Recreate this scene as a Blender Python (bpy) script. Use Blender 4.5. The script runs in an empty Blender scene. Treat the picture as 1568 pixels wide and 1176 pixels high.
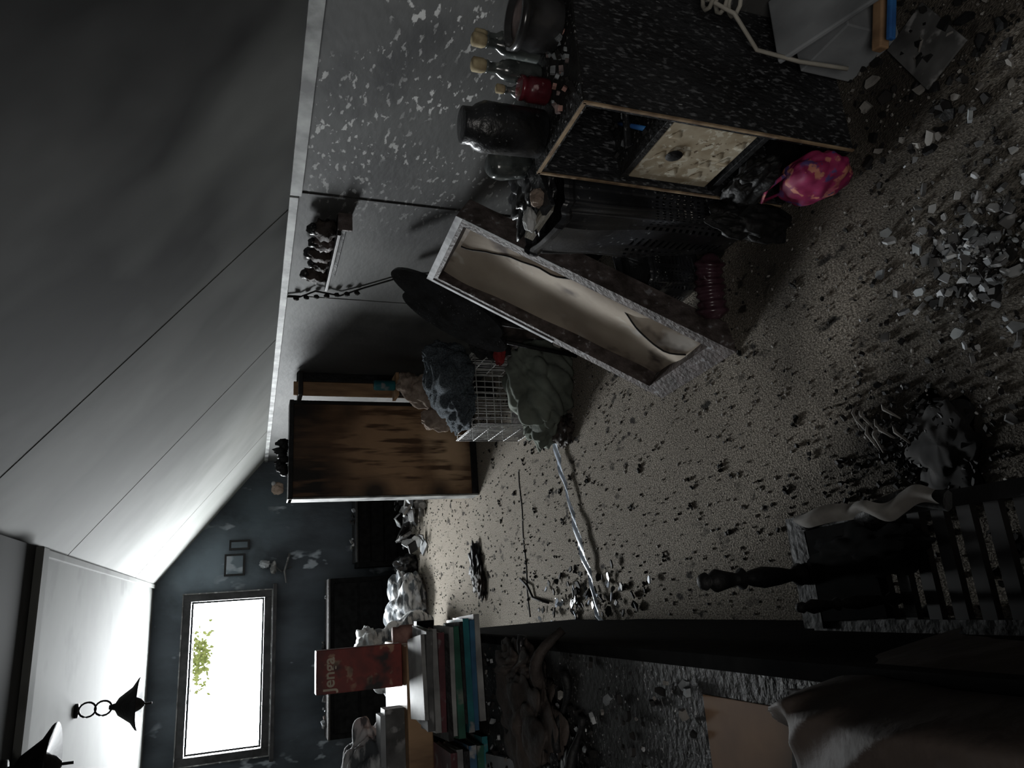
import bpy, math, random
from mathutils import Vector, Matrix, Euler, noise
random.seed(7)
sc=bpy.context.scene
try:
    sc.view_settings.view_transform='Standard'
except Exception: pass

# ------------------------------------------------------------ materials
def mat(name,c1,c2=None,scale=8,rough=0.8,speck=None,bump=0.0,bscale=60,detail=6,stretch=(1,1,1),rot=(0,0,0),spec=0.3,lo=0.35,hi=0.65,metal=0.0,speck2=None,spots=()):
    m=bpy.data.materials.new(name); m.use_nodes=True
    nt=m.node_tree; N=nt.nodes; L=nt.links
    bs=N['Principled BSDF']; bs.inputs['Roughness'].default_value=rough
    bs.inputs['Metallic'].default_value=metal
    bs.inputs['Specular IOR Level'].default_value=spec
    tc=N.new('ShaderNodeTexCoord'); mp=N.new('ShaderNodeMapping'); mp.inputs['Scale'].default_value=stretch; mp.inputs['Rotation'].default_value=rot
    L.new(tc.outputs['Object'],mp.inputs['Vector'])
    c2=c2 or tuple(x*0.6 for x in c1)
    nz=N.new('ShaderNodeTexNoise'); nz.inputs['Scale'].default_value=scale; nz.inputs['Detail'].default_value=detail
    L.new(mp.outputs[0],nz.inputs['Vector'])
    cr=N.new('ShaderNodeValToRGB'); cr.color_ramp.elements[0].position=lo; cr.color_ramp.elements[1].position=hi
    cr.color_ramp.elements[0].color=(*c2,1); cr.color_ramp.elements[1].color=(*c1,1)
    L.new(nz.outputs['Fac'],cr.inputs['Fac']); col=cr.outputs['Color']
    if spots:
        wn=N.new('ShaderNodeTexNoise'); wn.inputs['Scale'].default_value=5; wn.inputs['Detail'].default_value=5
        L.new(tc.outputs['Object'],wn.inputs['Vector'])
    for (x,y,z,r,soft,color,amt) in spots:
        vd=N.new('ShaderNodeVectorMath'); vd.operation='DISTANCE'; L.new(tc.outputs['Object'],vd.inputs[0]); vd.inputs[1].default_value=(x,y,z)
        ma=N.new('ShaderNodeMath'); ma.operation='MULTIPLY_ADD'; L.new(wn.outputs['Fac'],ma.inputs[0]); ma.inputs[1].default_value=r*1.4; L.new(vd.outputs['Value'],ma.inputs[2])
        mr=N.new('ShaderNodeMapRange'); mr.inputs['From Min'].default_value=r*1.7+soft*.5; mr.inputs['From Max'].default_value=r*1.7-soft*.5
        mr.inputs['To Max'].default_value=amt
        L.new(ma.outputs[0],mr.inputs['Value'])
        mx=N.new('ShaderNodeMixRGB'); L.new(mr.outputs[0],mx.inputs['Fac']); L.new(col,mx.inputs['Color1']); mx.inputs['Color2'].default_value=(*color,1); col=mx.outputs['Color']
    for sp in (speck,speck2):
        if not sp: continue
        color,ss,th,soft,ms,ml=sp[:6]
        n2=N.new('ShaderNodeTexNoise'); n2.inputs['Scale'].default_value=ss; n2.inputs['Detail'].default_value=3
        L.new(mp.outputs[0],n2.inputs['Vector'])
        r2=N.new('ShaderNodeMapRange'); r2.inputs['From Min'].default_value=th; r2.inputs['From Max'].default_value=th+soft
        L.new(n2.outputs['Fac'],r2.inputs['Value'])
        n3=N.new('ShaderNodeTexNoise'); n3.inputs['Scale'].default_value=ms; n3.inputs['Detail'].default_value=2
        L.new(tc.outputs['Object'],n3.inputs['Vector'])
        r3=N.new('ShaderNodeMapRange'); r3.inputs['From Min'].default_value=ml; r3.inputs['From Max'].default_value=ml+0.12
        L.new(n3.outputs['Fac'],r3.inputs['Value'])
        mu=N.new('ShaderNodeMath'); mu.operation='MULTIPLY'; L.new(r2.outputs[0],mu.inputs[0]); L.new(r3.outputs[0],mu.inputs[1])
        out=mu.outputs[0]
        if len(sp)>6:
            ax,a0,a1=sp[6:9]
            sx=N.new('ShaderNodeSeparateXYZ'); L.new(tc.outputs['Object'],sx.inputs[0])
            r4=N.new('ShaderNodeMapRange'); r4.inputs['From Min'].default_value=a0; r4.inputs['From Max'].default_value=a1
            L.new(sx.outputs[ax],r4.inputs['Value'])
            m2=N.new('ShaderNodeMath'); m2.operation='MULTIPLY'; L.new(out,m2.inputs[0]); L.new(r4.outputs[0],m2.inputs[1]); out=m2.outputs[0]
        mx=N.new('ShaderNodeMixRGB'); L.new(out,mx.inputs['Fac']); L.new(col,mx.inputs['Color1']); mx.inputs['Color2'].default_value=(*color,1)
        col=mx.outputs['Color']
    L.new(col,bs.inputs['Base Color'])
    if bump:
        nb=N.new('ShaderNodeTexNoise'); nb.inputs['Scale'].default_value=bscale; nb.inputs['Detail'].default_value=5
        L.new(mp.outputs[0],nb.inputs['Vector'])
        bp=N.new('ShaderNodeBump'); bp.inputs['Strength'].default_value=bump; bp.inputs['Distance'].default_value=0.02
        L.new(nb.outputs['Fac'],bp.inputs['Height']); L.new(bp.outputs[0],bs.inputs['Normal'])
    return m

black=mat('charred_black',(.012,.012,.013),(.004,.004,.004),20,.6,bump=.3,bscale=40)
mblack=mat('matte_char',(.008,.008,.008),(.003,.003,.003),20,.95,spec=.05)
blackgl=mat('sooty_gloss',(.024,.025,.028),(.008,.008,.008),15,.32,speck=((.16,.165,.17),110,.64,.05,8,.45),bump=.2,bscale=50,spec=.6)
hampm=mat('melted_plastic',(.035,.037,.042),(.012,.012,.013),6,.28,speck=((.20,.21,.22),60,.64,.05,6,.45),bump=.15,bscale=25,spec=.7)
darkwd=mat('dark_varnish',(.022,.020,.020),(.008,.007,.007),9,.45,spec=.4)
wallm=mat('sooty_shaded_wall',(.098,.098,.096),(.052,.053,.052),2.2,.7,
   speck=((.55,.55,.54),42,.59,.05,3.2,.38,1,2.9,2.0),stretch=(1,.55,1.2),rot=(.7,0,0),bump=.12,bscale=30,
   speck2=((.02,.02,.021),3.0,.56,.15,1.2,.44),
   spots=((1.6,2.45,1.28,.16,.2,(.012,.012,.013),.85),(1.6,2.30,1.12,.10,.2,(.012,.012,.013),.6),(1.6,2.75,.95,.28,.3,(.012,.012,.013),.75),(1.6,1.75,1.15,.16,.2,(.02,.02,.02),.5),(1.6,4.6,.9,.6,.5,(.015,.015,.016),.8)))  # dark spots mix soot smears with painted shadows of shelf, drawer and cabinet
farwall=mat('burnt_hazy_far_wall',(.05,.062,.075),(.018,.024,.03),3,.6,speck=((.24,.27,.30),7,.60,.06,2.5,.46),stretch=(1,1,.5),bump=.4,bscale=14,
   spots=((.55,8.1,2.0,.35,.5,(.15,.19,.22),.8),(1.1,8.1,1.5,.3,.4,(.08,.11,.13),.6)))  # pale blue spots put the haze around the window into the wall colour
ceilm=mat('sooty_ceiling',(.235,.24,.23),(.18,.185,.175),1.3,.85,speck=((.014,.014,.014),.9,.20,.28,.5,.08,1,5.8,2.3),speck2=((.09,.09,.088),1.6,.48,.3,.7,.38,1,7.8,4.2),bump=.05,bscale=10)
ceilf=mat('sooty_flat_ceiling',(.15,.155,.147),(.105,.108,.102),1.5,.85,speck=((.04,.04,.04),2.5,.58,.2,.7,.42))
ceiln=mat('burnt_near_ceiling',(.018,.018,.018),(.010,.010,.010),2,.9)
trimm=mat('old_white_trim',(.36,.37,.36),(.09,.09,.09),9,.6)
blackw=mat('window_frame_soot',(.03,.03,.032),(.01,.01,.011),12,.5)
carpet=mat('sooty_shaded_carpet',(.43,.385,.325),(.125,.11,.092),190,.95,
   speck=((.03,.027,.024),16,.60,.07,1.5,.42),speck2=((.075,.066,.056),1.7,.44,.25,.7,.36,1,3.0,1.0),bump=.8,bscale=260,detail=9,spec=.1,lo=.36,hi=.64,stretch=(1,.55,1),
   spots=((.33,1.30,0,.26,.3,(.012,.011,.010),.92),(1.20,1.13,0,.28,.35,(.016,.014,.013),.85),(.98,1.72,0,.22,.3,(.022,.02,.018),.75),(.1,1.7,0,.14,.25,(.03,.027,.023),.6),(.70,1.05,0,.26,.35,(.06,.06,.056),.6),(.62,1.75,0,.10,.25,(.03,.027,.024),.5)))  # spots along shelf unit, hamper and drawer paint shade; others are burn stains
sidem=mat('speckled_burnt_panel',(.030,.031,.034),(.013,.013,.014),8,.42,speck=((.145,.15,.158),110,.55,.12,12,.34),speck2=((.42,.43,.44),75,.68,.04,6,.42),stretch=(1,1,.4),rot=(0,.5,0),bump=.5,bscale=70,spec=.5)
toppm=mat('speckled_top',(.025,.025,.025),(.01,.01,.01),8,.55,speck=((.26,.26,.26),95,.61,.06,9,.42),bump=.4)
rawedge=mat('raw_board_edge',(.42,.31,.19),(.18,.12,.075),20,.7)
floral=mat('floral_tan',(.44,.38,.28),(.28,.22,.14),16,.7,speck=((.56,.52,.42),34,.54,.03,20,.42),speck2=((.12,.085,.05),60,.62,.05,9,.42))
beige=mat('scorched_hardboard',(.44,.38,.31),(.30,.25,.20),3.5,.8,speck=((.58,.55,.51),5,.60,.05,3,.45),speck2=((.09,.07,.06),6,.58,.12,3,.42),bump=.2,bscale=8)
framew=mat('burnt_frame_wood',(.12,.098,.094),(.04,.031,.028),20,.6,speck=((.26,.26,.27),40,.60,.08,5,.45),bump=.3)
framel=mat('ash_white_wood',(.55,.56,.58),(.2,.2,.21),14,.6)
W0=(.008,.007,.007)
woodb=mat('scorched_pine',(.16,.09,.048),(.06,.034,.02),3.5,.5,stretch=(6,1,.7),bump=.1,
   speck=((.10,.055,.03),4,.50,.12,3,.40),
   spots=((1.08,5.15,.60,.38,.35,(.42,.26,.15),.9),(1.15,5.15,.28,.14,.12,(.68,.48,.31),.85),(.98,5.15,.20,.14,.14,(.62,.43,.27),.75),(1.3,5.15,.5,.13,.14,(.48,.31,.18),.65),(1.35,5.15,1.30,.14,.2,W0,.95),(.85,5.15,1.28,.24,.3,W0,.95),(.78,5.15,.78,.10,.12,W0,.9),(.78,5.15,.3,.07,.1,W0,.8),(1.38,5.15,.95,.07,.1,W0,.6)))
woodb2=mat('brown_wood',(.40,.25,.14),(.20,.12,.07),6,.55,stretch=(3,3,.6))
orangew=mat('bare_orange_wood',(.20,.115,.06),(.13,.075,.045),8,.6)
grey=mat('grey_plaster_shards',(.38,.41,.42),(.14,.15,.16),14,.75)
char=mat('char_flakes',(.02,.018,.017),(.006,.006,.006),14,.8)
ash=mat('ash_flakes',(.30,.29,.27),(.14,.13,.12),14,.9)
knit=mat('grey_knit',(.15,.18,.205),(.045,.055,.066),110,.95,bump=1.0,bscale=140)
greenc=mat('sage_cloth',(.20,.225,.19),(.09,.10,.085),7,.9,bump=.3,bscale=25)
tanc=mat('tan_plush',(.34,.27,.22),(.2,.15,.12),30,.9,bump=.5)
redc=mat('red_cloth',(.35,.03,.03),(.1,.01,.01),10,.8)
whitewire=mat('white_wire',(.55,.55,.53),(.25,.25,.25),20,.5)
pink=mat('pink_floral_bag',(.38,.035,.12),(.22,.015,.075),20,.6,speck=((.60,.24,.17),26,.56,.05,15,.38),speck2=((.10,.06,.20),28,.56,.05,12,.38))
straph=mat('pale_blue_ribbon',(.70,.75,.84),(.42,.48,.58),12,.3,spec=.6)
glass=mat('sooty_glass',(.12,.135,.13),(.035,.04,.04),14,.15,spec=.7,speck=((.3,.32,.3),30,.6,.1,9,.4))
jarg=mat('smoked_jar',(.05,.05,.052),(.02,.02,.02),10,.2,spec=.7)
cork=mat('cork',(.50,.42,.26),(.28,.22,.13),40,.8)
redg=mat('red_wax_glass',(.16,.02,.03),(.06,.01,.015),14,.2,spec=.7,speck=((.45,.3,.3),30,.6,.1,9,.4))
jarm=mat('ashy_wax',(.28,.21,.20),(.12,.10,.10),30,.5)
pinkm=mat('pinkish_debris',(.42,.24,.20),(.2,.1,.09),20,.8)
white=mat('ashy_white',(.55,.56,.56),(.2,.21,.22),9,.7)
stripe=mat('grey_white_fabric',(.52,.53,.54),(.08,.09,.10),9,.8,stretch=(1,1,3),lo=.44,hi=.56)
purple=mat('purple_melted',(.075,.035,.048),(.03,.01,.015),18,.25,spec=.6,speck=((.35,.28,.3),30,.62,.06,8,.45))
teal=mat('teal_cover',(.02,.18,.20),(.01,.08,.10),9,.5,speck=((.2,.2,.2),20,.55,.1,5,.4))
blue=mat('blue_cover',(.04,.14,.25),(.02,.06,.12),9,.5,speck=((.3,.3,.3),20,.55,.1,5,.4))
green=mat('green_cover',(.03,.13,.085),(.012,.055,.037),9,.5,speck=((.2,.2,.18),20,.55,.1,5,.4))
maroon=mat('maroon_cover',(.13,.035,.04),(.05,.014,.02),9,.5,speck=((.2,.2,.2),20,.55,.1,5,.4))
paleb=mat('pale_cover',(.34,.34,.33),(.13,.13,.13),9,.6)
pages=mat('book_pages',(.34,.32,.27),(.15,.14,.12),50,.8,stretch=(1,1,12))
boxred=mat('red_game_box',(.28,.05,.04),(.10,.03,.028),7,.5,speck=((.36,.22,.15),16,.58,.05,8,.42),speck2=((.03,.025,.025),7,.55,.1,4,.45))
yellow=mat('cream_print',(.6,.52,.42),(.42,.36,.28),9,.6)
drapem=mat('dark_brown_fabric',(.050,.038,.032),(.017,.013,.011),3,.7,bump=.2,bscale=25)
clothb=mat('burnt_cloth',(.07,.055,.048),(.014,.012,.011),9,.7,bump=.5,bscale=30)
cable=mat('beige_cable',(.50,.48,.42),(.3,.28,.24),10,.5)
bluep=mat('blue_plastic',(.05,.22,.55),(.03,.1,.3),10,.4)
leafm=mat('leaf_green',(.0052,.0056,.0020),(.003,.0036,.001),5,.9,spec=0)
greysheet=mat('grey_sheet',(.36,.38,.40),(.16,.17,.18),4,.6)
dimsheet=mat('sooty_sheet',(.14,.14,.14),(.05,.05,.05),9,.6,speck=((.3,.3,.3),20,.55,.1,5,.4))

# ------------------------------------------------------------ builder
class B:
    def __init__(s): s.v=[];s.f=[];s.m=[];s.s=[];s.mats=[]
    def mi(s,m):
        if m not in s.mats: s.mats.append(m)
        return s.mats.index(m)
    def add(s,vs,fs,m,M=None,smooth=False):
        o=len(s.v)
        for p in vs:
            p=Vector(p); 
            if M is not None: p=M@p
            s.v.append(p)
        k=s.mi(m)
        for f in fs:
            s.f.append([o+i for i in f]); s.m.append(k); s.s.append(smooth)
    def hexa(s,P,m):
        s.add(P,[(3,2,1,0),(4,5,6,7),(0,1,5,4),(1,2,6,5),(2,3,7,6),(3,0,4,7)],m)
    def box(s,lo,hi,m,rot=None,M=None):
        x0,y0,z0=lo;x1,y1,z1=hi
        P=[Vector(q) for q in ((x0,y0,z0),(x1,y0,z0),(x1,y1,z0),(x0,y1,z0),(x0,y0,z1),(x1,y0,z1),(x1,y1,z1),(x0,y1,z1))]
        if rot is not None:
            c=sum(P,Vector())/8; R=Euler(rot).to_matrix(); P=[R@(q-c)+c for q in P]
        if M is not None: P=[M@q for q in P]
        s.hexa(P,m)
    def lathe(s,prof,c,m,n=24,tilt=(0,0,0),wob=0):
        R=Euler(tilt).to_matrix(); vs=[];fs=[]
        for (r,z) in prof:
            for i in range(n):
                a=2*math.pi*i/n; rr=r*(1+wob*math.sin(3*a+z*30))
                vs.append(R@Vector((rr*math.cos(a),rr*math.sin(a),z))+Vector(c))
        for j in range(len(prof)-1):
            for i in range(n):
                fs.append((j*n+i,j*n+(i+1)%n,(j+1)*n+(i+1)%n,(j+1)*n+i))
        fs.append(tuple(range(n-1,-1,-1))); fs.append(tuple((len(prof)-1)*n+i for i in range(n)))
        s.add(vs,fs,m,smooth=True)
    def tube(s,pts,r,m,n=8):
        pts=[Vector(p) for p in pts]; vs=[];fs=[]
        for k,p in enumerate(pts):
            t=(pts[min(k+1,len(pts)-1)]-pts[max(k-1,0)]).normalized()
            a=t.cross(Vector((0,0,1))); 
            if a.length<.1: a=t.cross(Vector((1,0,0)))
            a.normalize(); b=t.cross(a); rr=r[k] if isinstance(r,(list,tuple)) else r
            for i in range(n):
                th=2*math.pi*i/n; vs.append(p+rr*(a*math.cos(th)+b*math.sin(th)))
        for j in range(len(pts)-1):
            for i in range(n): fs.append((j*n+i,j*n+(i+1)%n,(j+1)*n+(i+1)%n,(j+1)*n+i))
        fs.append(tuple(range(n-1,-1,-1))); fs.append(tuple((len(pts)-1)*n+i for i in range(n)))
        s.add(vs,fs,m,smooth=True)
    def grid(s,fn,nu,nv,m,smooth=True):
        vs=[fn(i/nu,j/nv) for j in range(nv+1) for i in range(nu+1)]
        fs=[(j*(nu+1)+i,j*(nu+1)+i+1,(j+1)*(nu+1)+i+1,(j+1)*(nu+1)+i) for j in range(nv) for i in range(nu)]
        s.add(vs,fs,m,smooth=smooth)
    def blob(s,c,rad,m,amp=.25,freq=2.5,seed=0,n=48,fold=0.0,zmin=None,ff=7):
        vs=[];fs=[];h=n//2
        for j in range(h+1):
            ph=math.pi*j/h
            for i in range(n):
                a=2*math.pi*i/n
                d=Vector((math.sin(ph)*math.cos(a),math.sin(ph)*math.sin(a),math.cos(ph)))
                q=d*freq+Vector((seed*3.1,seed*1.7,seed))
                k=1+amp*noise.noise(q)+amp*.5*noise.noise(q*2.3)
                if fold:
                    w1=noise.noise(q*.6)*3; w2=noise.noise(q*.7+Vector((5,5,5)))*3
                    dv=Vector((math.sin(seed),math.cos(seed*2),math.sin(seed*3))).normalized()
                    k+=fold*(abs(math.sin(ff*.5*d.dot(dv)+w1+w2*1.3))-.5)+fold*.5*(abs(math.sin(ff*d.dot(Vector((dv.z,dv.x,dv.y)))+w2*2))-.5)
                p=Vector((c[0]+d.x*rad[0]*k,c[1]+d.y*rad[1]*k,c[2]+d.z*rad[2]*k))
                if zmin is not None: p.z=max(p.z,zmin)
                vs.append(p)
        for j in range(h):
            for i in range(n): fs.append((j*n+i,(j+1)*n+i,(j+1)*n+(i+1)%n,j*n+(i+1)%n))
        s.add(vs,fs,m,smooth=True)
    def shard(s,c,size,m,flat=.15,tilt=.5):
        k=random.randint(4,6); R=Euler((random.uniform(-tilt,tilt),random.uniform(-tilt,tilt),random.uniform(0,6.3))).to_matrix()
        t=size*flat; top=[];bot=[]
        for i in range(k):
            a=2*math.pi*i/k+random.uniform(-.35,.35); r=size*random.uniform(.55,1)*.5
            top.append(Vector((r*math.cos(a),r*math.sin(a)*.75,t/2))); bot.append(Vector((r*math.cos(a),r*math.sin(a)*.75,-t/2)))
        P=[R@p+Vector(c) for p in bot+top]
        fs=[tuple(range(k-1,-1,-1)),tuple(range(k,2*k))]+[(i,(i+1)%k,k+(i+1)%k,k+i) for i in range(k)]
        s.add(P,fs,m)
    def done(s,name,bevel=0,solid=0):
        me=bpy.data.meshes.new(name); me.from_pydata([tuple(p) for p in s.v],[],s.f)
        for m in s.mats: me.materials.append(m)
        for i,p in enumerate(me.polygons): p.material_index=s.m[i]; p.use_smooth=s.s[i]
        me.update()
        o=bpy.data.objects.new(name,me); bpy.context.collection.objects.link(o)
        if solid:
            md=o.modifiers.new('s','SOLIDIFY'); md.thickness=solid
        if bevel:
            md=o.modifiers.new('b','BEVEL'); md.width=bevel; md.segments=2; md.limit_method='ANGLE'; md.angle_limit=.8
        return o

XW=1.6; YF=8.1; YB=-1.3; XL=-2.3; ZC=2.5; ZK=1.5; XS=.35
# ------------------------------------------------------------ shell
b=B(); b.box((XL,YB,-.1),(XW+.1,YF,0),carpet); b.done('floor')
b=B(); b.box((XW,YB,0),(XW+.1,YF,ZK+.02),wallm); b.done('wall_right')
b=B(); b.box((XL-.1,YB,0),(XL,YF,ZC),wallm); b.done('wall_left')
b=B(); b.box((XL-.1,YB-.1,0),(XW+.1,YB,ZC),wallm); b.done('wall_back')
wx0,wx1,wz0,wz1=-1.27,.20,1.43,2.18
b=B()
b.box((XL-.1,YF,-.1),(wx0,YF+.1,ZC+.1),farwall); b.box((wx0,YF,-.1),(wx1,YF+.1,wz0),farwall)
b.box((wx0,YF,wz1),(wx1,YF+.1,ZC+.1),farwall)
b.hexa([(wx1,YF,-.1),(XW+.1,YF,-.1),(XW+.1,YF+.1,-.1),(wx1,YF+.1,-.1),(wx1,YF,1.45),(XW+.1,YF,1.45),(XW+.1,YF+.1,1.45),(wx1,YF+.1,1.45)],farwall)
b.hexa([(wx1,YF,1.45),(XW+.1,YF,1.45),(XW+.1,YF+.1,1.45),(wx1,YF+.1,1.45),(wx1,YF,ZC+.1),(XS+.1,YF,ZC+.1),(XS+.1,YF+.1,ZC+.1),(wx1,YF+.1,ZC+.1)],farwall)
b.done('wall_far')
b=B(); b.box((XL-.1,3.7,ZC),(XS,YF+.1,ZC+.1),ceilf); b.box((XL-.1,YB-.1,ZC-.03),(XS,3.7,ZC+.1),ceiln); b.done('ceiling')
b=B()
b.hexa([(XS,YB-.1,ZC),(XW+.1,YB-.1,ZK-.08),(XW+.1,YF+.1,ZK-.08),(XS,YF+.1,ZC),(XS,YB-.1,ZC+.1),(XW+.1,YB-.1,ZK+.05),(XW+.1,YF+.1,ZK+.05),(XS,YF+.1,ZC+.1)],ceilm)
for Y in (2.75,4.3,6.7):
    b.hexa([(XS,Y,ZC-.002),(XW,Y,ZK-.002),(XW,Y+.006,ZK-.002),(XS,Y+.006,ZC-.002),(XS,Y,ZC+.02),(XW,Y,ZK+.02),(XW,Y+.006,ZK+.02),(XS,Y+.006,ZC+.02)],ceilm)
b.done('ceiling_slope')
b=B(); b.box((XW-.022,YB,ZK-.045),(XW,2.6,ZK-.0),trimm); b.box((XW-.018,2.62,ZK-.035),(XW,YF,ZK),trimm); b.box((XW-.005,2.60,.1),(XW,2.615,ZK-.03),wallm); b.box((XW-.003,3.62,.1),(XW,3.63,ZK-.03),wallm)
b.done('trim_1',.004)
b=B(); b.box((XS-.03,3.7,ZC-.02),(XS+.01,YF,ZC),ceilf); b.box((XL,3.62,ZC-.06),(XS,3.72,ZC),ceilf); b.done('trim_2',.006)
b=B(); b.box((XW-.015,YB,0),(XW,YF,.1),blackw); b.done('baseboard_right',.004)
b=B(); b.box((XL,YF-.015,0),(XW,YF,.12),blackw); b.done('baseboard_far',.004)
# window
b=B()
def ring(x0,x1,z0,z1,w,y0,y1,m):
    b.box((x0-w,y0,z0-w),(x0,y1,z1+w),m); b.box((x1,y0,z0-w),(x1+w,y1,z1+w),m)
    b.box((x0,y0,z0-w),(x1,y1,z0),m); b.box((x0,y0,z1),(x1,y1,z1+w),m)
ring(wx0+.03,wx1-.03,wz0+.03,wz1-.03,.08,YF-.05,YF+.02,blackw)
ring(wx0-.04,wx1+.04,wz0-.04,wz1+.04,.012,YF-.06,YF-.04,dimsheet)
ring(wx0+.05,wx1-.05,wz0+.05,wz1-.05,.02,YF+.02,YF+.06,blackw)
ring(wx0+.065,wx1-.065,wz0+.065,wz1-.065,.008,YF+.0,YF+.04,greysheet)
b.box((wx0-.1,YF-.08,wz0-.09),(wx1+.1,YF,wz0-.05),blackw)
b.done('window_1',.004)

# ------------------------------------------------------------ camera
H=1.6;p=math.radians(19.7);yw=math.radians(17.6);r=.032
F=Vector((math.cos(p)*math.sin(yw),math.cos(p)*math.cos(yw),-math.sin(p)))
R=Vector((math.cos(yw),-math.sin(yw),0)); D=Vector((-math.sin(p)*math.sin(yw),-math.sin(p)*math.cos(yw),-math.cos(p)))
cx=(D+r*R).normalized(); cy=(R-r*D).normalized(); cz=-F
cam=bpy.data.cameras.new('camera'); co=bpy.data.objects.new('camera',cam); bpy.context.collection.objects.link(co)
M=Matrix((cx,cy,cz)).transposed().to_4x4(); M.translation=(0,0,H); co.matrix_world=M
cam.sensor_fit='HORIZONTAL'; cam.sensor_width=36; cam.lens=1090/1568*36; cam.clip_start=.02
sc.camera=co

# ------------------------------------------------------------ light
w=bpy.data.worlds.new('world'); sc.world=w; w.use_nodes=True
w.node_tree.nodes['Background'].inputs[0].default_value=(.94,.98,1,1); w.node_tree.nodes['Background'].inputs[1].default_value=125
def area(name,loc,aim,sx,sy,e,c=(1,1,1)):
    l=bpy.data.lights.new(name,'AREA'); l.shape='RECTANGLE'; l.size=sx; l.size_y=sy; l.energy=e; l.color=c
    o=bpy.data.objects.new(name,l); bpy.context.collection.objects.link(o); o.location=loc
    o.rotation_euler=(Vector(aim)-Vector(loc)).to_track_quat('-Z','Y').to_euler(); return o
po=area('window_daylight_portal',((wx0+wx1)/2,YF+.11,(wz0+wz1)/2),((wx0+wx1)/2,0,(wz0+wz1)/2),wx1-wx0,wz1-wz0,1)
po.data.cycles.is_portal=True
area('rear_fill_light',(-.9,-1.0,2.1),(.7,1.4,0),.9,.8,19,(1,.96,.91))  # unseen fill light added behind the camera to brighten the near floor
# tree outside
b=B()
for i in range(380):
    c=Vector((random.gauss(-.62,.20),random.uniform(13.6,14.4),random.gauss(2.36,.075)))
    b.shard(c,random.uniform(.05,.13),leafm,.05,1.5)
b.tube([(-1.6,14,2.62),(-.9,14,2.45),(-.4,14,2.36),(-.2,14,2.34)],.008,leafm)
b.tube([(-1.9,14.1,0),(-1.9,14.1,1.8),(-1.6,14,2.62)],.006,leafm)
b.done('tree_branch')

# ------------------------------------------------------------ dresser / cube shelf
X0,X1,Y0,Y1,Z1=1.16,1.58,1.32,1.64,.86; t=.018
b=B()
b.box((X0,Y0,0),(X1,Y0+t,Z1-.001),sidem); b.box((X0,Y1-t,0),(X1,Y1,Z1-.001),sidem)
b.box((X0,Y0+t,Z1-t),(X1,Y1-t,Z1),toppm); b.box((X0,Y0-.001,Z1-.004),(X1,Y1,Z1+.002),toppm); b.box((X1-t,Y0+t,0),(X1,Y1-t,Z1-t),black)
b.box((X0+.01,Y0+t,.58),(X1-t,Y1-t,.60),toppm); b.box((X0+.01,Y0+t,.27),(X1-t,Y1-t,.29),black); b.box((X0,Y0+t,.0),(X1-t,Y1-t,.03),black)
for q in ((X0-.004,Y0-.003,0),(X0-.004,Y1-.010,0)): b.box(q,(q[0]+.006,q[1]+.010,Z1),rawedge)
b.box((X0-.004,Y0,Z1-.010),(X0+.002,Y1,Z1+.001),rawedge)
b.box((X0+.012,Y0+.03,.31),(X0+.022,Y1-.03,.575),floral); b.box((X0+.022,Y0+.03,.31),(X0+.35,Y1-.03,.56),black)
b.lathe([(.004,0),(.022,.002),(.026,.006),(.012,.010),(.004,.012)],(X0+.012,(Y0+Y1)/2,.50),black,20,(0,-math.pi/2,0))
for i in range(9):
    a=i*.7; b.lathe([(.002,0),(.018,.001),(.016,.002),(.004,.003)],(X0+.012,(Y0+Y1)/2+.08*math.sin(a*2.3),.44-.11*math.cos(a*1.3)),floral,10,(0,-math.pi/2,0),.3)
b.done('shelf_unit',.002)
b=B()
for i in range(26):
    b.shard((X0+random.uniform(.04,.3),random.uniform(Y0+.04,Y1-.04),.605+random.uniform(0,.03)),random.uniform(.02,.05),random.choice([black,black,black,blackgl,grey]),.3,.8)
b.tube([(X0+.05,Y0+.2,.62),(X0+.15,Y0+.12,.66),(X0+.3,Y0+.1,.64)],.012,blackgl); b.tube([(X0+.05,Y0+.12,.61),(X0+.12,Y0+.2,.64)],.007,bluep)
b.blob((X0+.2,Y0+.16,.65),(.06,.07,.05),black,.5,3,3,32,.2)
b.done('burnt_trinkets')
b=B(); b.blob((1.10,1.395,.095),(.055,.105,.092),pink,.15,1.4,3,72,fold=.07,zmin=.003,ff=5); b.tube([(1.09,1.47,.15),(1.07,1.50,.20),(1.08,1.45,.22),(1.10,1.40,.19)],.006,pink); b.done('pink_floral_bag')
b=B(); b.blob((1.12,1.48,.245),(.045,.10,.05),black,.3,2,5,64,fold=.2); b.box((1.07,1.45,.20),(1.12,1.6,.215),black,(.1,.3,.2)); b.blob((1.08,1.62,.14),(.06,.05,.13),black,.3,2,9,64,.2,zmin=.003); b.done('charred_plastic_bag')
# top items
b=B(); b.lathe([(.06,0),(.075,.01),(.08,.07),(.076,.10),(.084,.105),(.084,.125),(.068,.127),(.064,.10),(.02,.098)],(1.465,1.405,.865),jarg,28); b.lathe([(.062,.09),(.058,.112),(.02,.12)],(1.465,1.405,.865),jarm,24); b.done('candle_jar')
def bottle(x,y,h=.17,r=.03,tilt=(0,0,0),m=glass,nm='corked_bottle'):
    b=B(); b.lathe([(r*.9,0),(r,.006),(r,h*.5),(r*.85,h*.6),(r*.5,h*.68),(r*.48,h*.8),(r*.6,h*.82),(r*.6,h*.85)],(x,y,.865),m,20,tilt)
    R=Euler(tilt).to_matrix(); c=R@Vector((0,0,h*.84))+Vector((x,y,.865))
    b.lathe([(r*.5,0),(r*.66,h*.06),(r*.66,h*.2),(r*.5,h*.22)],c,cork,16,tilt); b.done(nm)
bottle(1.42,1.55,.19,.031); bottle(1.49,1.54,.19,.03,(.04,0,0)); bottle(1.545,1.57,.17,.026,(0,.0,.3)); bottle(1.37,1.57,.12,.02)
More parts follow.
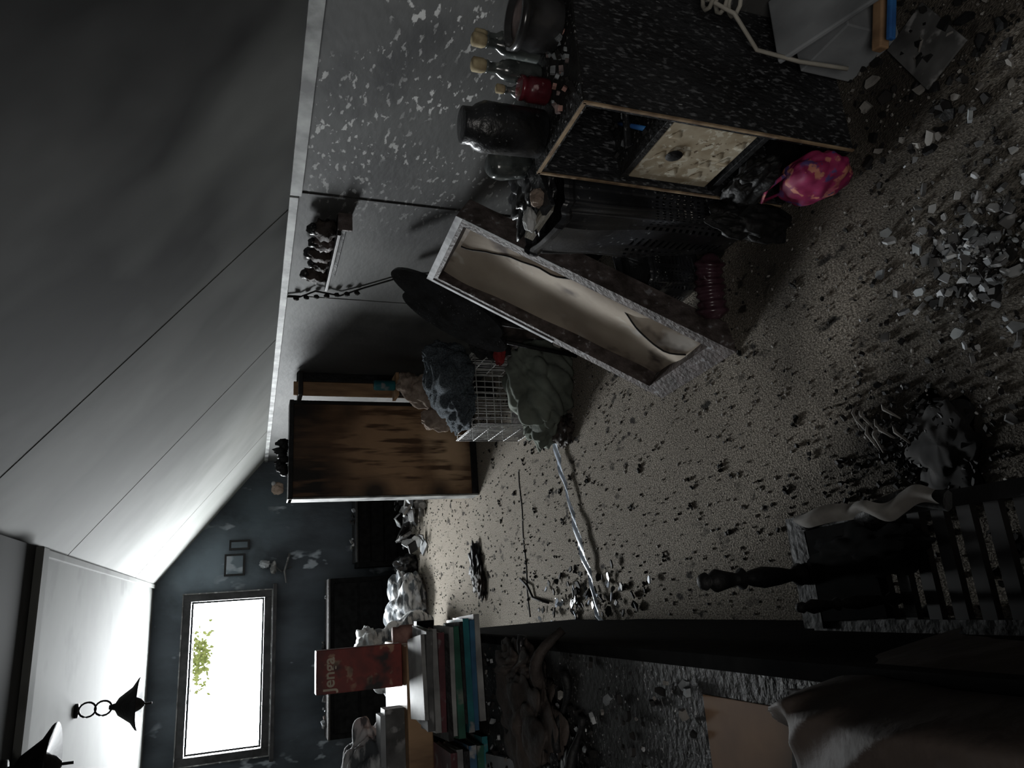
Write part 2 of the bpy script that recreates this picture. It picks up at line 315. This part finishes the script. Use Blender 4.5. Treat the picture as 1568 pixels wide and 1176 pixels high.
b=B(); b.lathe([(.03,0),(.036,.008),(.036,.06),(.03,.07),(.034,.075),(.034,.085),(.025,.086)],(1.325,1.50,.865),redg,22); b.done('red_candle_glass')
b=B(); b.lathe([(.055,0),(.066,.01),(.068,.18),(.06,.20),(.05,.21),(.05,.235),(.042,.238)],(1.24,1.565,.865),blackgl,26,(.0,-.05,0),.05); b.done('charred_canister')
b=B()
for i in range(34):
    b.shard((random.uniform(1.20,1.42),random.uniform(1.34,1.45),.868+random.uniform(0,.015)),random.uniform(.012,.035),random.choice([pinkm,grey,char,jarm]),.4,.7)
b.done('dresser_top_debris')

# ------------------------------------------------------------ hamper, perforated
def hamper(name,cx_,cy_,a_,b_,z1,m,rot=0,lat0=.0,lat1=.5,NU=112,NV=56,lean=(0,0),z0=.008):
    b=B(); Rz=Matrix.Rotation(rot,3,'Z')
    def pt(i,j,off=0):
        th=2*math.pi*i/NU; v=j/NV; k=.82+.18*v+.02*(abs(v-.97)<.02)
        c,s_=math.cos(th),math.sin(th); e=.35
        x=a_*math.copysign(abs(c)**e,c)*k; y=b_*math.copysign(abs(s_)**e,s_)*k
        rg=(.004 if (i//2)%4==0 else 0)
        L_=math.hypot(x,y); dent=.02*noise.noise(Vector((c*2,s_*2,v*3)))
        x*=1+(rg+off+dent)/L_; y*=1+(rg+off+dent)/L_
        q=Rz@Vector((x,y,0)); return Vector((cx_+q.x+lean[0]*v,cy_+q.y+lean[1]*v,z0+z1*v+.02*noise.noise(Vector((c*2,s_*2,v)))*v))
    vs=[pt(i,j,.008 if j>=NV-2 else 0) for j in range(NV+1) for i in range(NU)]
    fs=[]
    for j in range(NV):
        for i in range(NU):
            if i%2==1 and j%2==1 and lat0<j/NV<lat1: continue
            fs.append((j*NU+i,j*NU+(i+1)%NU,(j+1)*NU+(i+1)%NU,(j+1)*NU+i))
    b.add(vs,fs,m,smooth=False)
    b.add([pt(i,0) for i in range(NU)],[tuple(range(NU-1,-1,-1))],m)
    b.add([pt(i,int(NV*.9),-.012) for i in range(NU)],[tuple(range(NU))],black)
    return b.done(name,0,.004)
hamper('laundry_hamper',1.31,1.89,.19,.17,.74,hampm,0,.04,.55,lean=(-.02,-.02))
hamper('plastic_crate',1.20,2.19,.14,.11,.24,hampm,.1,.04,.9,80,30)
b=B(); b.blob((1.30,1.9,.76),(.15,.13,.05),blackgl,.4,3,8,64,fold=.2); b.box((1.12,1.78,.755),(1.15,1.93,.785),pages,(.1,.3,.2)); b.blob((1.17,1.78,.80),(.03,.03,.025),tanc,.2,2,3); b.blob((1.14,1.86,.80),(.04,.025,.02),white,.3,2,4)
b.box((1.12,1.74,.785),(1.28,1.80,.80),blackgl,(.1,-.2,.1)); b.done('burnt_laundry')
b=B(); b.lathe([(.03,0),(.045,.01),(.05,.1),(.04,.13),(.03,.14)],(1.32,1.82,.81),glass,20,(.1,-.3,0),.05); b.done('melted_jar')
b=B(); N_=40; P0=Vector((1.12,1.91,.09)); P1=Vector((.90,2.0,.065))
b.tube([P0.lerp(P1,i/N_)+Vector((0,.01*math.sin(i*.12),0)) for i in range(N_+1)],[.02+.045*min(1,(i+1)/6)*min(1,(N_-i+2)/5)*(1+.12*math.sin(i*1.3)+.08*math.sin(i*.4)) -.015 for i in range(N_+1)],purple,20)
b.done('ribbed_plastic_bottle')

# ------------------------------------------------------------ leaning drawer panel
Bp,Cp,Ap,Dp=Vector((.77,1.97,.005)),Vector((.745,2.48,.005)),Vector((1.41,2.33,.90)),Vector((1.39,2.84,.89))
n=((Ap-Bp).cross(Cp-Bp)).normalized()
if n.x>0: n=-n
b=B()
U=(Ap-Bp);V=(Cp-Bp)
def PP(u,v,w_): return Bp+U*u+V*v+n*w_
def slab(u0,u1,v0,v1,w0,w1,m):
    b.hexa([PP(u0,v0,w0),PP(u1,v0,w0),PP(u1,v1,w0),PP(u0,v1,w0),PP(u0,v0,w1),PP(u1,v0,w1),PP(u1,v1,w1),PP(u0,v1,w1)],m)
dp=-.10
slab(0,1,0,.09,dp,0,framew); slab(0,1,.92,1,dp,0,framew); slab(0,.07,.09,.92,dp,0,framew); slab(.96,1,.09,.92,dp,0,framew)
slab(.975,1.0,.0,1,0,.004,framel); slab(0.45,1,.97,1,0,.004,framel); slab(.6,1,0,.02,0,.003,dimsheet)
def fnp(u,v):
    q=PP(.07+.89*u,.09+.83*v,-.06); return q+n*(.02*noise.noise(Vector((u*4,v*3,2)))+.012*math.sin(v*5+u*3))
b.grid(fnp,30,16,beige)
def fnq(u,v):
    e=.12+.10*math.sin(u*7+1)+.05*noise.noise(Vector((u*9,0,3)))
    q=PP(.08+.86*u,.09+e*(1-v)*1.4,-.03-.025*(v)+.02*(1-v)*math.sin(u*13)); return q
b.grid(fnq,60,8,beige)
b.tube([PP(.08+.86*i/40,.09+1.4*(.12+.10*math.sin(7*i/40+1)+.05*noise.noise(Vector((9*i/40,0,3)))),-.03+.02*math.sin(13*i/40)) for i in range(41)],.004,char)
b.done('drawer_frame')

# nested round tables behind the drawer
b=B()
def ell(c,ax,bx,th,m,k=40):
    c=Vector(c);ax=Vector(ax);bx=Vector(bx); nn=ax.cross(bx).normalized()*th
    top=[c+ax*math.cos(2*math.pi*i/k)+bx*math.sin(2*math.pi*i/k) for i in range(k)]
    P=top+[q+nn for q in top]
    b.add(P,[tuple(range(k)),tuple(range(2*k-1,k-1,-1))]+[(i,k+i,k+(i+1)%k,(i+1)%k) for i in range(k)],m)
ell((1.35,3.00,.76),(.16,.04,.25),(-.04,.065,.015),.03,blackgl)
ell((1.36,3.24,.66),(.15,.04,.25),(-.04,.065,.015),.03,blackgl)
b.tube([(1.25,3.1,0),(1.30,3.05,.70)],.015,black); b.tube([(1.45,3.2,0),(1.42,3.1,.8)],.015,black); b.tube([(1.2,3.25,0),(1.28,3.25,.55)],.012,black)
b.done('round_tables')

# ------------------------------------------------------------ wall shelf
b=B(); b.box((1.50,2.74,1.285),(1.6,3.32,1.30),darkwd); b.box((1.585,2.74,1.25),(1.6,3.32,1.30),black)
b.box((1.52,2.725,1.24),(1.6,2.74,1.30),framew)
b.done('wall_shelf',.003)
b=B()
for i,(y,s_) in enumerate(((2.80,.05),(2.92,.045),(3.02,.05),(3.12,.04),(3.24,.05))):
    b.blob((1.55,y,1.30+s_*.9),(s_*.8,s_,s_),random.choice([blackgl,framew,clothb]),.5,2.5,i+2,24,zmin=1.301)
    b.blob((1.55,y,1.30+s_*1.9),(s_*.5,s_*.5,s_*.5),blackgl,.3,2,i+9,20)
b.done('burnt_figurines')
b=B(); b.tube([(1.59,3.62,1.47),(1.585,3.6,1.40),(1.58,3.5,1.33),(1.585,3.55,1.2),(1.59,3.45,1.1),(1.59,3.3,.95),(1.59,3.2,.7)],.005,char)
for i in range(7): b.blob((1.575,3.6-.02*i,1.42-.05*i),(.012,.016,.014),char,.4,3,i,12)
b.done('burnt_cable')

# ------------------------------------------------------------ cabinet
b=B(); b.box((.76,5.15,.03),(1.45,5.30,1.36),woodb); b.box((.745,5.14,.0),(.758,5.31,1.38),trimm); b.box((.745,5.135,1.345),(1.46,5.31,1.375),black); b.box((.76,5.14,0),(1.45,5.16,.05),black)
b.box((1.43,5.13,.0),(1.455,5.31,1.36),black)
b.done('wooden_cabinet',.004)
b=B(); b.box((1.44,4.95,.0),(1.54,4.97,1.36),woodb2); b.box((1.54,4.93,0),(1.6,4.98,1.34),black); b.box((1.43,4.9,1.30),(1.6,5.1,1.33),darkwd); b.done('closet_jamb',.004)
b=B()
for i in range(8): b.blob((.95+.03*i,5.22,1.40+.015*(i%3)),(.03,.03,.03+.01*(i%2)),black,.6,3,i,16,zmin=1.376)
b.tube([(1.0,5.22,1.38),(1.02,5.22,1.47)],.008,black); b.tube([(1.1,5.22,1.38),(1.08,5.22,1.46)],.008,black)
b.done('charred_ornament')
b=B(); b.lathe([(.03,0),(.035,.005),(.035,.13),(.03,.14)],(1.42,4.6,.72),teal,18); b.box((1.34,4.55,.70),(1.5,4.7,.72),woodb2); b.box((1.36,4.6,0),(1.48,4.68,.70),black); b.done('small_stand')

# ------------------------------------------------------------ cage & clothes
b=B(); cx0,cx1,cy0,cy1,ch=.95,1.38,3.75,4.2,.42
ps=[(cx0,cy0),(cx1,cy0),(cx1,cy1),(cx0,cy1)]
for k in range(4):
    P=Vector((*ps[k],0));Q=Vector((*ps[(k+1)%4],0))
    for i in range(13):
        q=P.lerp(Q,i/12); b.tube([q+Vector((0,0,.01)),q+Vector((0,0,ch))],.003,whitewire,5)
    for z in (.01,.11,.21,.31,.41): b.tube([P+Vector((0,0,z)),Q+Vector((0,0,z))],.0035,whitewire,5)
for i in range(13):
    x=cx0+(cx1-cx0)*i/12; b.tube([(x,cy0,ch),(x,cy1,ch)],.003,whitewire,5)
b.box((cx0+.02,cy0+.02,.0),(cx1-.02,cy1-.02,.05),clothb)
b.done('wire_cage')
b=B(); b.blob((1.23,3.90,.52),(.19,.22,.14),knit,.25,1.5,4,96,.16,zmin=.427); b.blob((1.08,3.88,.48),(.13,.17,.08),knit,.3,2,14,72,.16,zmin=.427); b.blob((1.36,3.84,.56),(.09,.10,.13),knit,.3,2,24,72,.2,zmin=.427); b.done('knit_sweater')
b=B(); b.blob((1.28,4.24,.58),(.12,.08,.14),tanc,.3,1.5,9,zmin=.427); b.blob((1.32,4.25,.70),(.08,.07,.07),tanc,.3,2,2); b.blob((1.10,4.24,.52),(.08,.05,.10),tanc,.3,2,6,zmin=.427); b.done('tan_plush_toy')
b=B(); b.blob((1.08,3.44,.15),(.23,.17,.17),greenc,.2,1.3,11,110,.24,zmin=.004,ff=9); b.blob((.95,3.54,.1),(.15,.12,.11),greenc,.3,2,12,80,.3,zmin=.004,ff=11); b.done('sage_blanket')
b=B(); b.blob((1.36,3.56,.38),(.09,.08,.11),black,.4,2,3); b.blob((1.27,3.46,.36),(.06,.05,.03),redc,.4,2,5); b.blob((1.42,3.5,.2),(.09,.09,.2),clothb,.4,2,15,zmin=.004); b.done('burnt_garments')
b=B(); b.blob((.84,3.45,.03),(.08,.10,.045),clothb,.5,2,7,56,.2,zmin=.003); b.done('floor_rag')

# ------------------------------------------------------------ ribbon
b=B(); pts=[Vector((.84,3.60,.01)),Vector((.66,3.53,.02)),Vector((.45,3.46,.012)),Vector((.25,3.38,.02)),Vector((.05,3.30,.01)),Vector((-.12,3.22,.03)),Vector((-.25,3.14,.012))]
def rib(u,v):
    k=u*(len(pts)-1); i=min(int(k),len(pts)-2); q=pts[i].lerp(pts[i+1],k-i)
    return q+Vector((.006*math.sin(u*30),(v-.5)*.06*(.5+.5*abs(math.sin(u*7+1))),.006+.012*abs(math.sin(v*3+u*25))))
b.grid(rib,90,6,straph)
b.tube([(.84,3.6,.015),(.89,3.64,.02),(.93,3.66,.05)],.012,char)
b.done('pale_ribbon')
b=B()
b.tube([(.77+.0-.9*i/24,4.25+.008*math.sin(i*.7),.0) for i in range(25)],.006,char,5)
b.done('carpet_tear_line')

# ------------------------------------------------------------ far tear and clutter
b=B(); b.blob((.22,5.25,.02),(.17,.09,.04),black,.6,2.5,3,zmin=.002); b.blob((.10,5.15,.02),(.10,.06,.03),clothb,.6,3,5,zmin=.002)
b.done('charred_rag')
b=B()
for i in range(90):
    b.shard((random.gauss(-.04,.06),random.gauss(3.5,.25),.010+.012*random.random()),random.uniform(.015,.07),random.choice([black,char,char,char,blackgl,straph]),.12,.5)
b.tube([(.10,4.35,.01),(.05,4.2,.02),(-.02,4.15,.01),(-.05,3.9,.015)],.008,char)
b.done('burnt_scraps')
b=B()
for i in range(70):
    b.shard((random.uniform(.50,1.25),random.uniform(6.9,7.55),random.uniform(.03,.20)),random.uniform(.08,.25),random.choice([white,dimsheet,black,black,paleb,black]),.08,1.0)
b.done('scattered_papers')
b=B(); b.blob((-.02,7.15,.17),(.30,.25,.18),stripe,.3,1.6,5,96,fold=.22,zmin=.003); b.done('crumpled_bag')
b=B(); b.blob((.38,7.45,.10),(.10,.12,.12),blackgl,.4,2,6,56,.2,zmin=.003); b.done('charred_bag')
b=B(); b.blob((-.42,6.3,.32),(.3,.3,.33),stripe,.3,1.6,15,96,fold=.2,zmin=.003); b.blob((-.35,6.3,.68),(.18,.2,.1),white,.3,1.8,16,72,fold=.15); b.done('bundled_linen')
b=B(); b.box((.4,7.75,.0),(1.3,8.05,.55),mblack); b.box((.45,7.72,.55),(1.25,8.05,.57),black); b.box((-1.2,7.7,0),(.3,8.05,.85),mblack); b.box((-1.2,7.68,.84),(.3,8.05,.86),darkwd)
for i in range(3): b.box((.45,7.740,.14+.14*i),(1.25,7.75,.26+.14*i),mblack); b.box((-1.15,7.688,.05+.26*i),(.25,7.7,.28+.26*i),mblack)
for i in range(30):
    x=random.uniform(-1.1,1.2)
    if .28<x<.47: continue
    b.shard((x,random.uniform(7.78,8.0),(.87 if x<.3 else .58)+random.uniform(0,.02)),random.uniform(.03,.10),random.choice([greysheet,dimsheet,black,clothb]),.4,.4)
b.done('burnt_dresser',.008)
b=B()
for (x,z,sx,sz_) in ((.40,1.66,.22,.20),(.66,1.62,.10,.2)):
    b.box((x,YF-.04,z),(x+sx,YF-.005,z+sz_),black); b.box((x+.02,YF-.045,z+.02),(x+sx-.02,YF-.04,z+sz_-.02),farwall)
b.done('picture_frames',.005)
b=B(); b.blob((.50,YF-.06,1.47),(.04,.04,.05),greysheet,.5,2.5,3,24); b.blob((.46,YF-.05,1.38),(.06,.03,.03),dimsheet,.6,2.5,4,24); b.tube([(.5,YF-.03,1.4),(.42,YF-.03,1.3),(.46,YF-.03,1.2)],.008,dimsheet); b.tube([(.3,YF-.03,1.25),(.42,YF-.03,1.27),(.6,YF-.03,1.22)],.01,dimsheet); b.done('wall_ornament')
b=B(); b.blob((1.28,YF-.1,1.36),(.07,.05,.06),tanc,.3,2,3,28); b.blob((1.33,YF-.12,1.40),(.025,.025,.025),white,.1,2,1,16); b.done('mask')

# ------------------------------------------------------------ pendants
def pendant(x,y,zt,sz,name,rings=2):
    b=B(); b.lathe([(.04*sz,0),(.04*sz,-.015),(.012,-.02)],(x,y,zt),black)
    z=zt-.02
    for k in range(rings):
        rr=.045*sz; c=Vector((x,y,z-rr*.95))
        b.tube([c+Vector((rr*math.cos(a*math.pi/8)*.9,0,rr*math.sin(a*math.pi/8))) for a in range(17)],.006*sz,black,6); z-=rr*1.85
    b.lathe([(.012,0),(.02*sz,-.03),(.05*sz,-.05*sz),(.10*sz,-.12*sz),(.145*sz,-.15*sz),(.15*sz,-.16*sz),(.05*sz,-.13*sz),(.03*sz,-.17*sz),(.01,-.19*sz)],(x,y,z+.01),black,28,wob=.03)
    b.tube([(x,y,z-.16*sz),(x,y,z-.22*sz)],.006,black,6)
    b.done(name)
pendant(-.44,4.9,2.5,.95,'pendant_lamp'); pendant(-.50,3.50,2.47,1.0,'pendant_lamp',0)

# ------------------------------------------------------------ desk and contents
tx=-.13
b=B()
b.box((-1.5,.2,.765),(tx,2.95,.80),toppm); b.box((tx-.03,.25,0),(tx-.005,2.93,.765),mblack); b.box((-1.5,.25,0),(-1.47,2.93,.765),mblack); b.box((-1.47,2.9,0),(tx-.03,2.93,.765),mblack)
b.box((-.42,.98,.80),(-.20,1.24,.803),orangew)
b.box((tx-.025,.2,.764),(tx+.002,2.95,.802),mblack)
b.done('burnt_desk',.004)
b=B()
zz=.803
def book(x0,x1,y0,y1,h,m,rz):
    global zz
    M=Matrix.Translation(((x0+x1)/2,(y0+y1)/2,zz))@Euler((0,0,rz)).to_matrix().to_4x4()
    a=(x1-x0)/2;c=(y1-y0)/2
    b.box((-a,-c,0),(a,c,.003),m,M=M); b.box((-a,-c,h-.003),(a,c,h),m,M=M); b.box((-a,-c,.003),(a,-c+.006,h-.003),m,M=M); b.box((-a+.005,-c+.006,.003),(a-.004,c-.004,h-.003),pages,M=M)
    zz+=h+.001
for (x0,x1,h,m,rz) in ((-.42,-.06,.022,paleb,.05),(-.44,-.07,.018,blue,-.03),(-.45,-.07,.022,teal,.03),(-.42,-.08,.012,black,.03),(-.47,-.10,.024,green,.08),(-.45,-.09,.016,paleb,-.02),(-.47,-.12,.018,black,.05),(-.43,-.10,.022,maroon,-.06),(-.44,-.10,.020,paleb,.06),(-.42,-.09,.022,dimsheet,-.08),(-.40,-.12,.014,paleb,.1)):
    book(x0,x1,2.64,2.88,h,m,rz)
zz=.803
for (x0,x1,h,m,rz) in ((-.85,-.47,.02,teal,.05),(-.86,-.48,.022,green,-.05),(-.85,-.49,.025,blue,.03),(-.9,-.5,.02,black,.0),(-.88,-.5,.022,paleb,.05),(-.88,-.5,.022,maroon,.0)):
    book(x0,x1,2.62,2.88,h,m,rz)
b.done('book_stack')
b=B(); b.box((-1.5,3.02,0),(-.14,3.6,.90),mblack); b.box((-1.45,3.04,.90),(-.16,3.55,1.0),woodb2); b.done('wooden_crate',.006)
b=B(); b.box((-.32,3.12,1.002),(-.155,3.20,1.345),boxred); o=b.done('game_box',.003)
cu=bpy.data.curves.new('label','FONT'); cu.body='Jenga'; cu.size=.062; cu.extrude=.0006; cu.materials.append(yellow); cu.offset=.0012
to=bpy.data.objects.new('label',cu); bpy.context.collection.objects.link(to); to.parent=o
to.matrix_world=Matrix.Translation((-.312,3.1185,1.275))@Euler((math.pi/2,0,0)).to_matrix().to_4x4()
b=B(); b.blob((-.75,3.3,1.1),(.28,.2,.12),stripe,.2,1.5,4,96,.15,zmin=1.001); b.box((-.95,3.1,1.001),(-.40,3.2,1.08),dimsheet,(0,.0,.02)); b.box((-.93,3.09,1.08),(-.42,3.2,1.10),greysheet); b.done('striped_cushions')
b=B(); b.lathe([(.02,0),(.035,.01),(.035,.06),(.028,.07),(.03,.08),(.03,.09)],(-.115,3.00,.97),pinkm,18); b.box((-.16,2.96,.90),(-.07,3.015,.97),black); b.done('pink_jar')
# charred remains on the desk
b=B()
b.blob((-.36,2.12,.825),(.15,.20,.045),clothb,.3,1.8,3,110,.35,zmin=.802,ff=10)
b.blob((-.20,2.20,.825),(.06,.14,.04),clothb,.3,1.8,13,90,.35,zmin=.80,ff=10)
b.blob((-.50,1.95,.815),(.12,.15,.03),blackgl,.3,2,23,90,.35,zmin=.80,ff=10)
for i in range(7):
    y0=1.80+.08*i; x0=random.uniform(-.5,-.3); ln=random.uniform(.10,.22)
    pts2=[Vector((x0+ln*k/10,y0+.03*math.sin(k*.4+i)+.012*k*math.sin(i*3)/4,.822+.012*math.sin(k*.5+i))) for k in range(11)]
    b.tube(pts2,[.006+.008*abs(math.sin(k*.4+i)) for k in range(11)],random.choice([clothb,black,blackgl,framew]),8)
b.tube([(-.24+.02*k,2.00-.01*k,.83+.03*math.sin(k*.45)-.0035*k*k*.3) for k in range(8)],[.022-.0014*k for k in range(8)],clothb,10)
b.done('charred_garment_pile')
b=B()
for i in range(420):
    b.shard((random.uniform(-.75,-.16),random.uniform(1.25,2.6),.806+random.uniform(0,.01)),random.choice([.006,.01,.014,.02,.03]),random.choice([grey,white,char,char,ash,char]),.3,.5)
b.done('desk_ash')
b=B(); b.box((-.95,2.3,.80),(-.5,2.6,.815),greysheet,(0,0,.1)); b.box((-.8,2.0,.802),(-.55,2.28,.81),dimsheet,(0,0,-.2)); b.done('paper_sheets')
b=B()
def drp(u,v):
    x=-.85+.77*u; y=.12+.92*v
    wv=noise.noise(Vector((u*1.6,v*1.6,4)))
    ph=20*u+5*v*v-3*v+5*wv
    rd=1-abs(math.sin(ph*.5)); 
    z=.865+.055*rd*rd+.05*noise.noise(Vector((u*2,v*2,1)))+.014*(1-abs(math.sin(ph*1.3+7*v)))
    z+=.06*(1-v)
    e=max(0,u-.86)/.14; z-=.35*e*e; x-=.03*e
    z=max(z,.806) if u<.86 else z
    if v>.88: z-= (v-.88)*.8
    return Vector((x,y+.05*math.sin(5*u),max(z,.806) if u<.9 else z))
b.grid(drp,150,130,drapem); b.done('draped_blanket')

# ------------------------------------------------------------ chair
b=B(); sz=.36
def turned(x,y,z0,z1,r,tilt=(0,0,0)):
    h=z1-z0; pr=[(.7,0),(.8,.05),(1.2,.12),(.6,.18),(.9,.3),(1.1,.45),(.8,.56),(.5,.60),(1.1,.64),(.6,.68),(.9,.78),(1.15,.86),(.6,.92),(.9,.95),(.7,.985),(.2,1)]
    b.lathe([(r*a,h*q) for a,q in pr],(x,y,z0),black,18,tilt)
for i in range(14):
    y=.62+.055*i; b.box((-.12,y,sz),(.11,y+.028,sz+.016),darkwd)
b.box((.10,.6,sz-.03),(.13,1.40,sz+.025),black); b.box((-.125,.6,sz-.03),(-.10,1.40,sz+.02),black); b.box((-.12,1.36,sz-.03),(.13,1.42,sz+.03),black)
turned(.0,1.40,.36,.68,.022,(.05,0,0)); turned(-.06,1.15,.36,.63,.012)
for (x,y) in ((.115,1.38),(-.11,1.38),(.115,.62),(-.11,.62)): turned(x,y,0,.36,.016)
b.box((-.10,1.18,sz+.016),(.10,1.36,sz+.03),mblack,(0,0,.05)); b.blob((.04,1.20,.385),(.05,.14,.02),mblack,.4,2,14,56,.15)
b.tube([(.115,1.36,.39),(.13,1.25,.40),(.11,1.15,.41),(.13,1.05,.42),(.11,.97,.40)],[.02,.012,.02,.014,.02],black)
b.done('wooden_chair',.003)
b=B()
def mel(u,v): 
    y=1.33-.36*u; wv=noise.noise(Vector((u*5,1,2))); return Vector((.118+.02*wv+.035*(v-.5)*(.6+.5*abs(math.sin(u*6))),y,.43+.012*math.sin(u*12)+.015*math.sin(v*3)+.01*wv))
b.grid(mel,80,6,ash); b.done('melted_cushion_rim')

# ------------------------------------------------------------ floor debris
b=B()
for i in range(560):
    a=random.uniform(0,6.28); rr=abs(random.gauss(0,.14)); x=.68+rr*math.cos(a)*1.0; y=1.03+rr*math.sin(a)
    z=.008+max(0,.06*(1-rr/.2))*random.random(); b.shard((x,y,z),random.choice([.010,.014,.02,.03,.045]),random.choice([grey,dimsheet,dimsheet,greysheet,char,char,white]),.2,.9)
b.done('plaster_rubble')
b=B()
for i in range(5200):
    y=.8+6.8*random.random()**1.8; x=random.uniform(-.12,1.5)
    s_=random.choice([.004,.005,.006,.008,.010,.013])*(1+.12*y)
    b.shard((x,y,.003),s_,random.choice([char,char,ash,ash,ash]),.3,.5)
for i in range(80):
    y=.9+5*random.random()**1.5; x=random.uniform(-.05,1.3)
    for k in range(4): b.shard((x+random.gauss(0,.010),y+random.gauss(0,.010),.006),random.uniform(.010,.028),char,.4,.7)
b.done('char_debris')
b=B()
for i in range(420):
    a=random.uniform(0,6.28); rr=abs(random.gauss(0,.16)); b.shard((.30+rr*math.cos(a),1.36+rr*math.sin(a)*1.2,.008),random.uniform(.006,.028),random.choice([char,char,black]),.4,.7)
for i in range(10):
    c0=Vector((.40+random.uniform(-.05,.05),1.43+random.uniform(-.06,.06),.02)); d0=Vector((random.uniform(-.05,-.02),random.uniform(-.03,.03),0))
    b.tube([c0,c0+d0*.5+Vector((0,0,.012)),c0+d0,c0+d0*1.6-Vector((0,0,.012))],[.003,.005,.004,.002],ash,6)
b.blob((.28,1.27,.003),(.12,.10,.015),char,.5,2,5,zmin=.002)
b.done('burn_pile')
# near-right corner stuff
b=B(); b.box((1.34,.95,.20),(1.58,1.27,.215),greysheet,(.4,.15,.1)); b.box((1.27,1.02,.10),(1.58,1.05,.13),woodb2,(0,.0,-.3)); b.box((1.26,.99,.12),(1.52,1.005,.14),bluep,(0,0,-.3)); b.box((1.36,1.1,0),(1.56,1.28,.18),greysheet); b.done('storage_box',.004)
b=B(); b.tube([(1.5+.05*math.cos(i*.6),1.22+.04*math.sin(i*.6),.40+.004*i) for i in range(34)]+[(1.42,1.2,.45),(1.36,1.24,.36),(1.33,1.22,.24),(1.30,1.18,.12)],.006,cable); b.done('coiled_cable')
b=B()
for i in range(110): b.shard((random.uniform(1.0,1.45),random.uniform(.85,1.28),.012),random.choice([.015,.03,.05]),random.choice([char,black,char,ash]),.2,.5)
b.box((1.17,.97,.01),(1.38,1.10,.016),dimsheet,(.05,.05,.4)); b.done('fallen_sheets')
b=B(); 
for q in (((1.18,.70,.004),(1.32,.71,.012)),((1.18,.70,.004),(1.19,.80,.012)),((1.31,.70,.004),(1.32,.80,.012)),((1.18,.79,.004),(1.32,.80,.012))): b.box(q[0],q[1],rawedge)
b.done('small_frame')
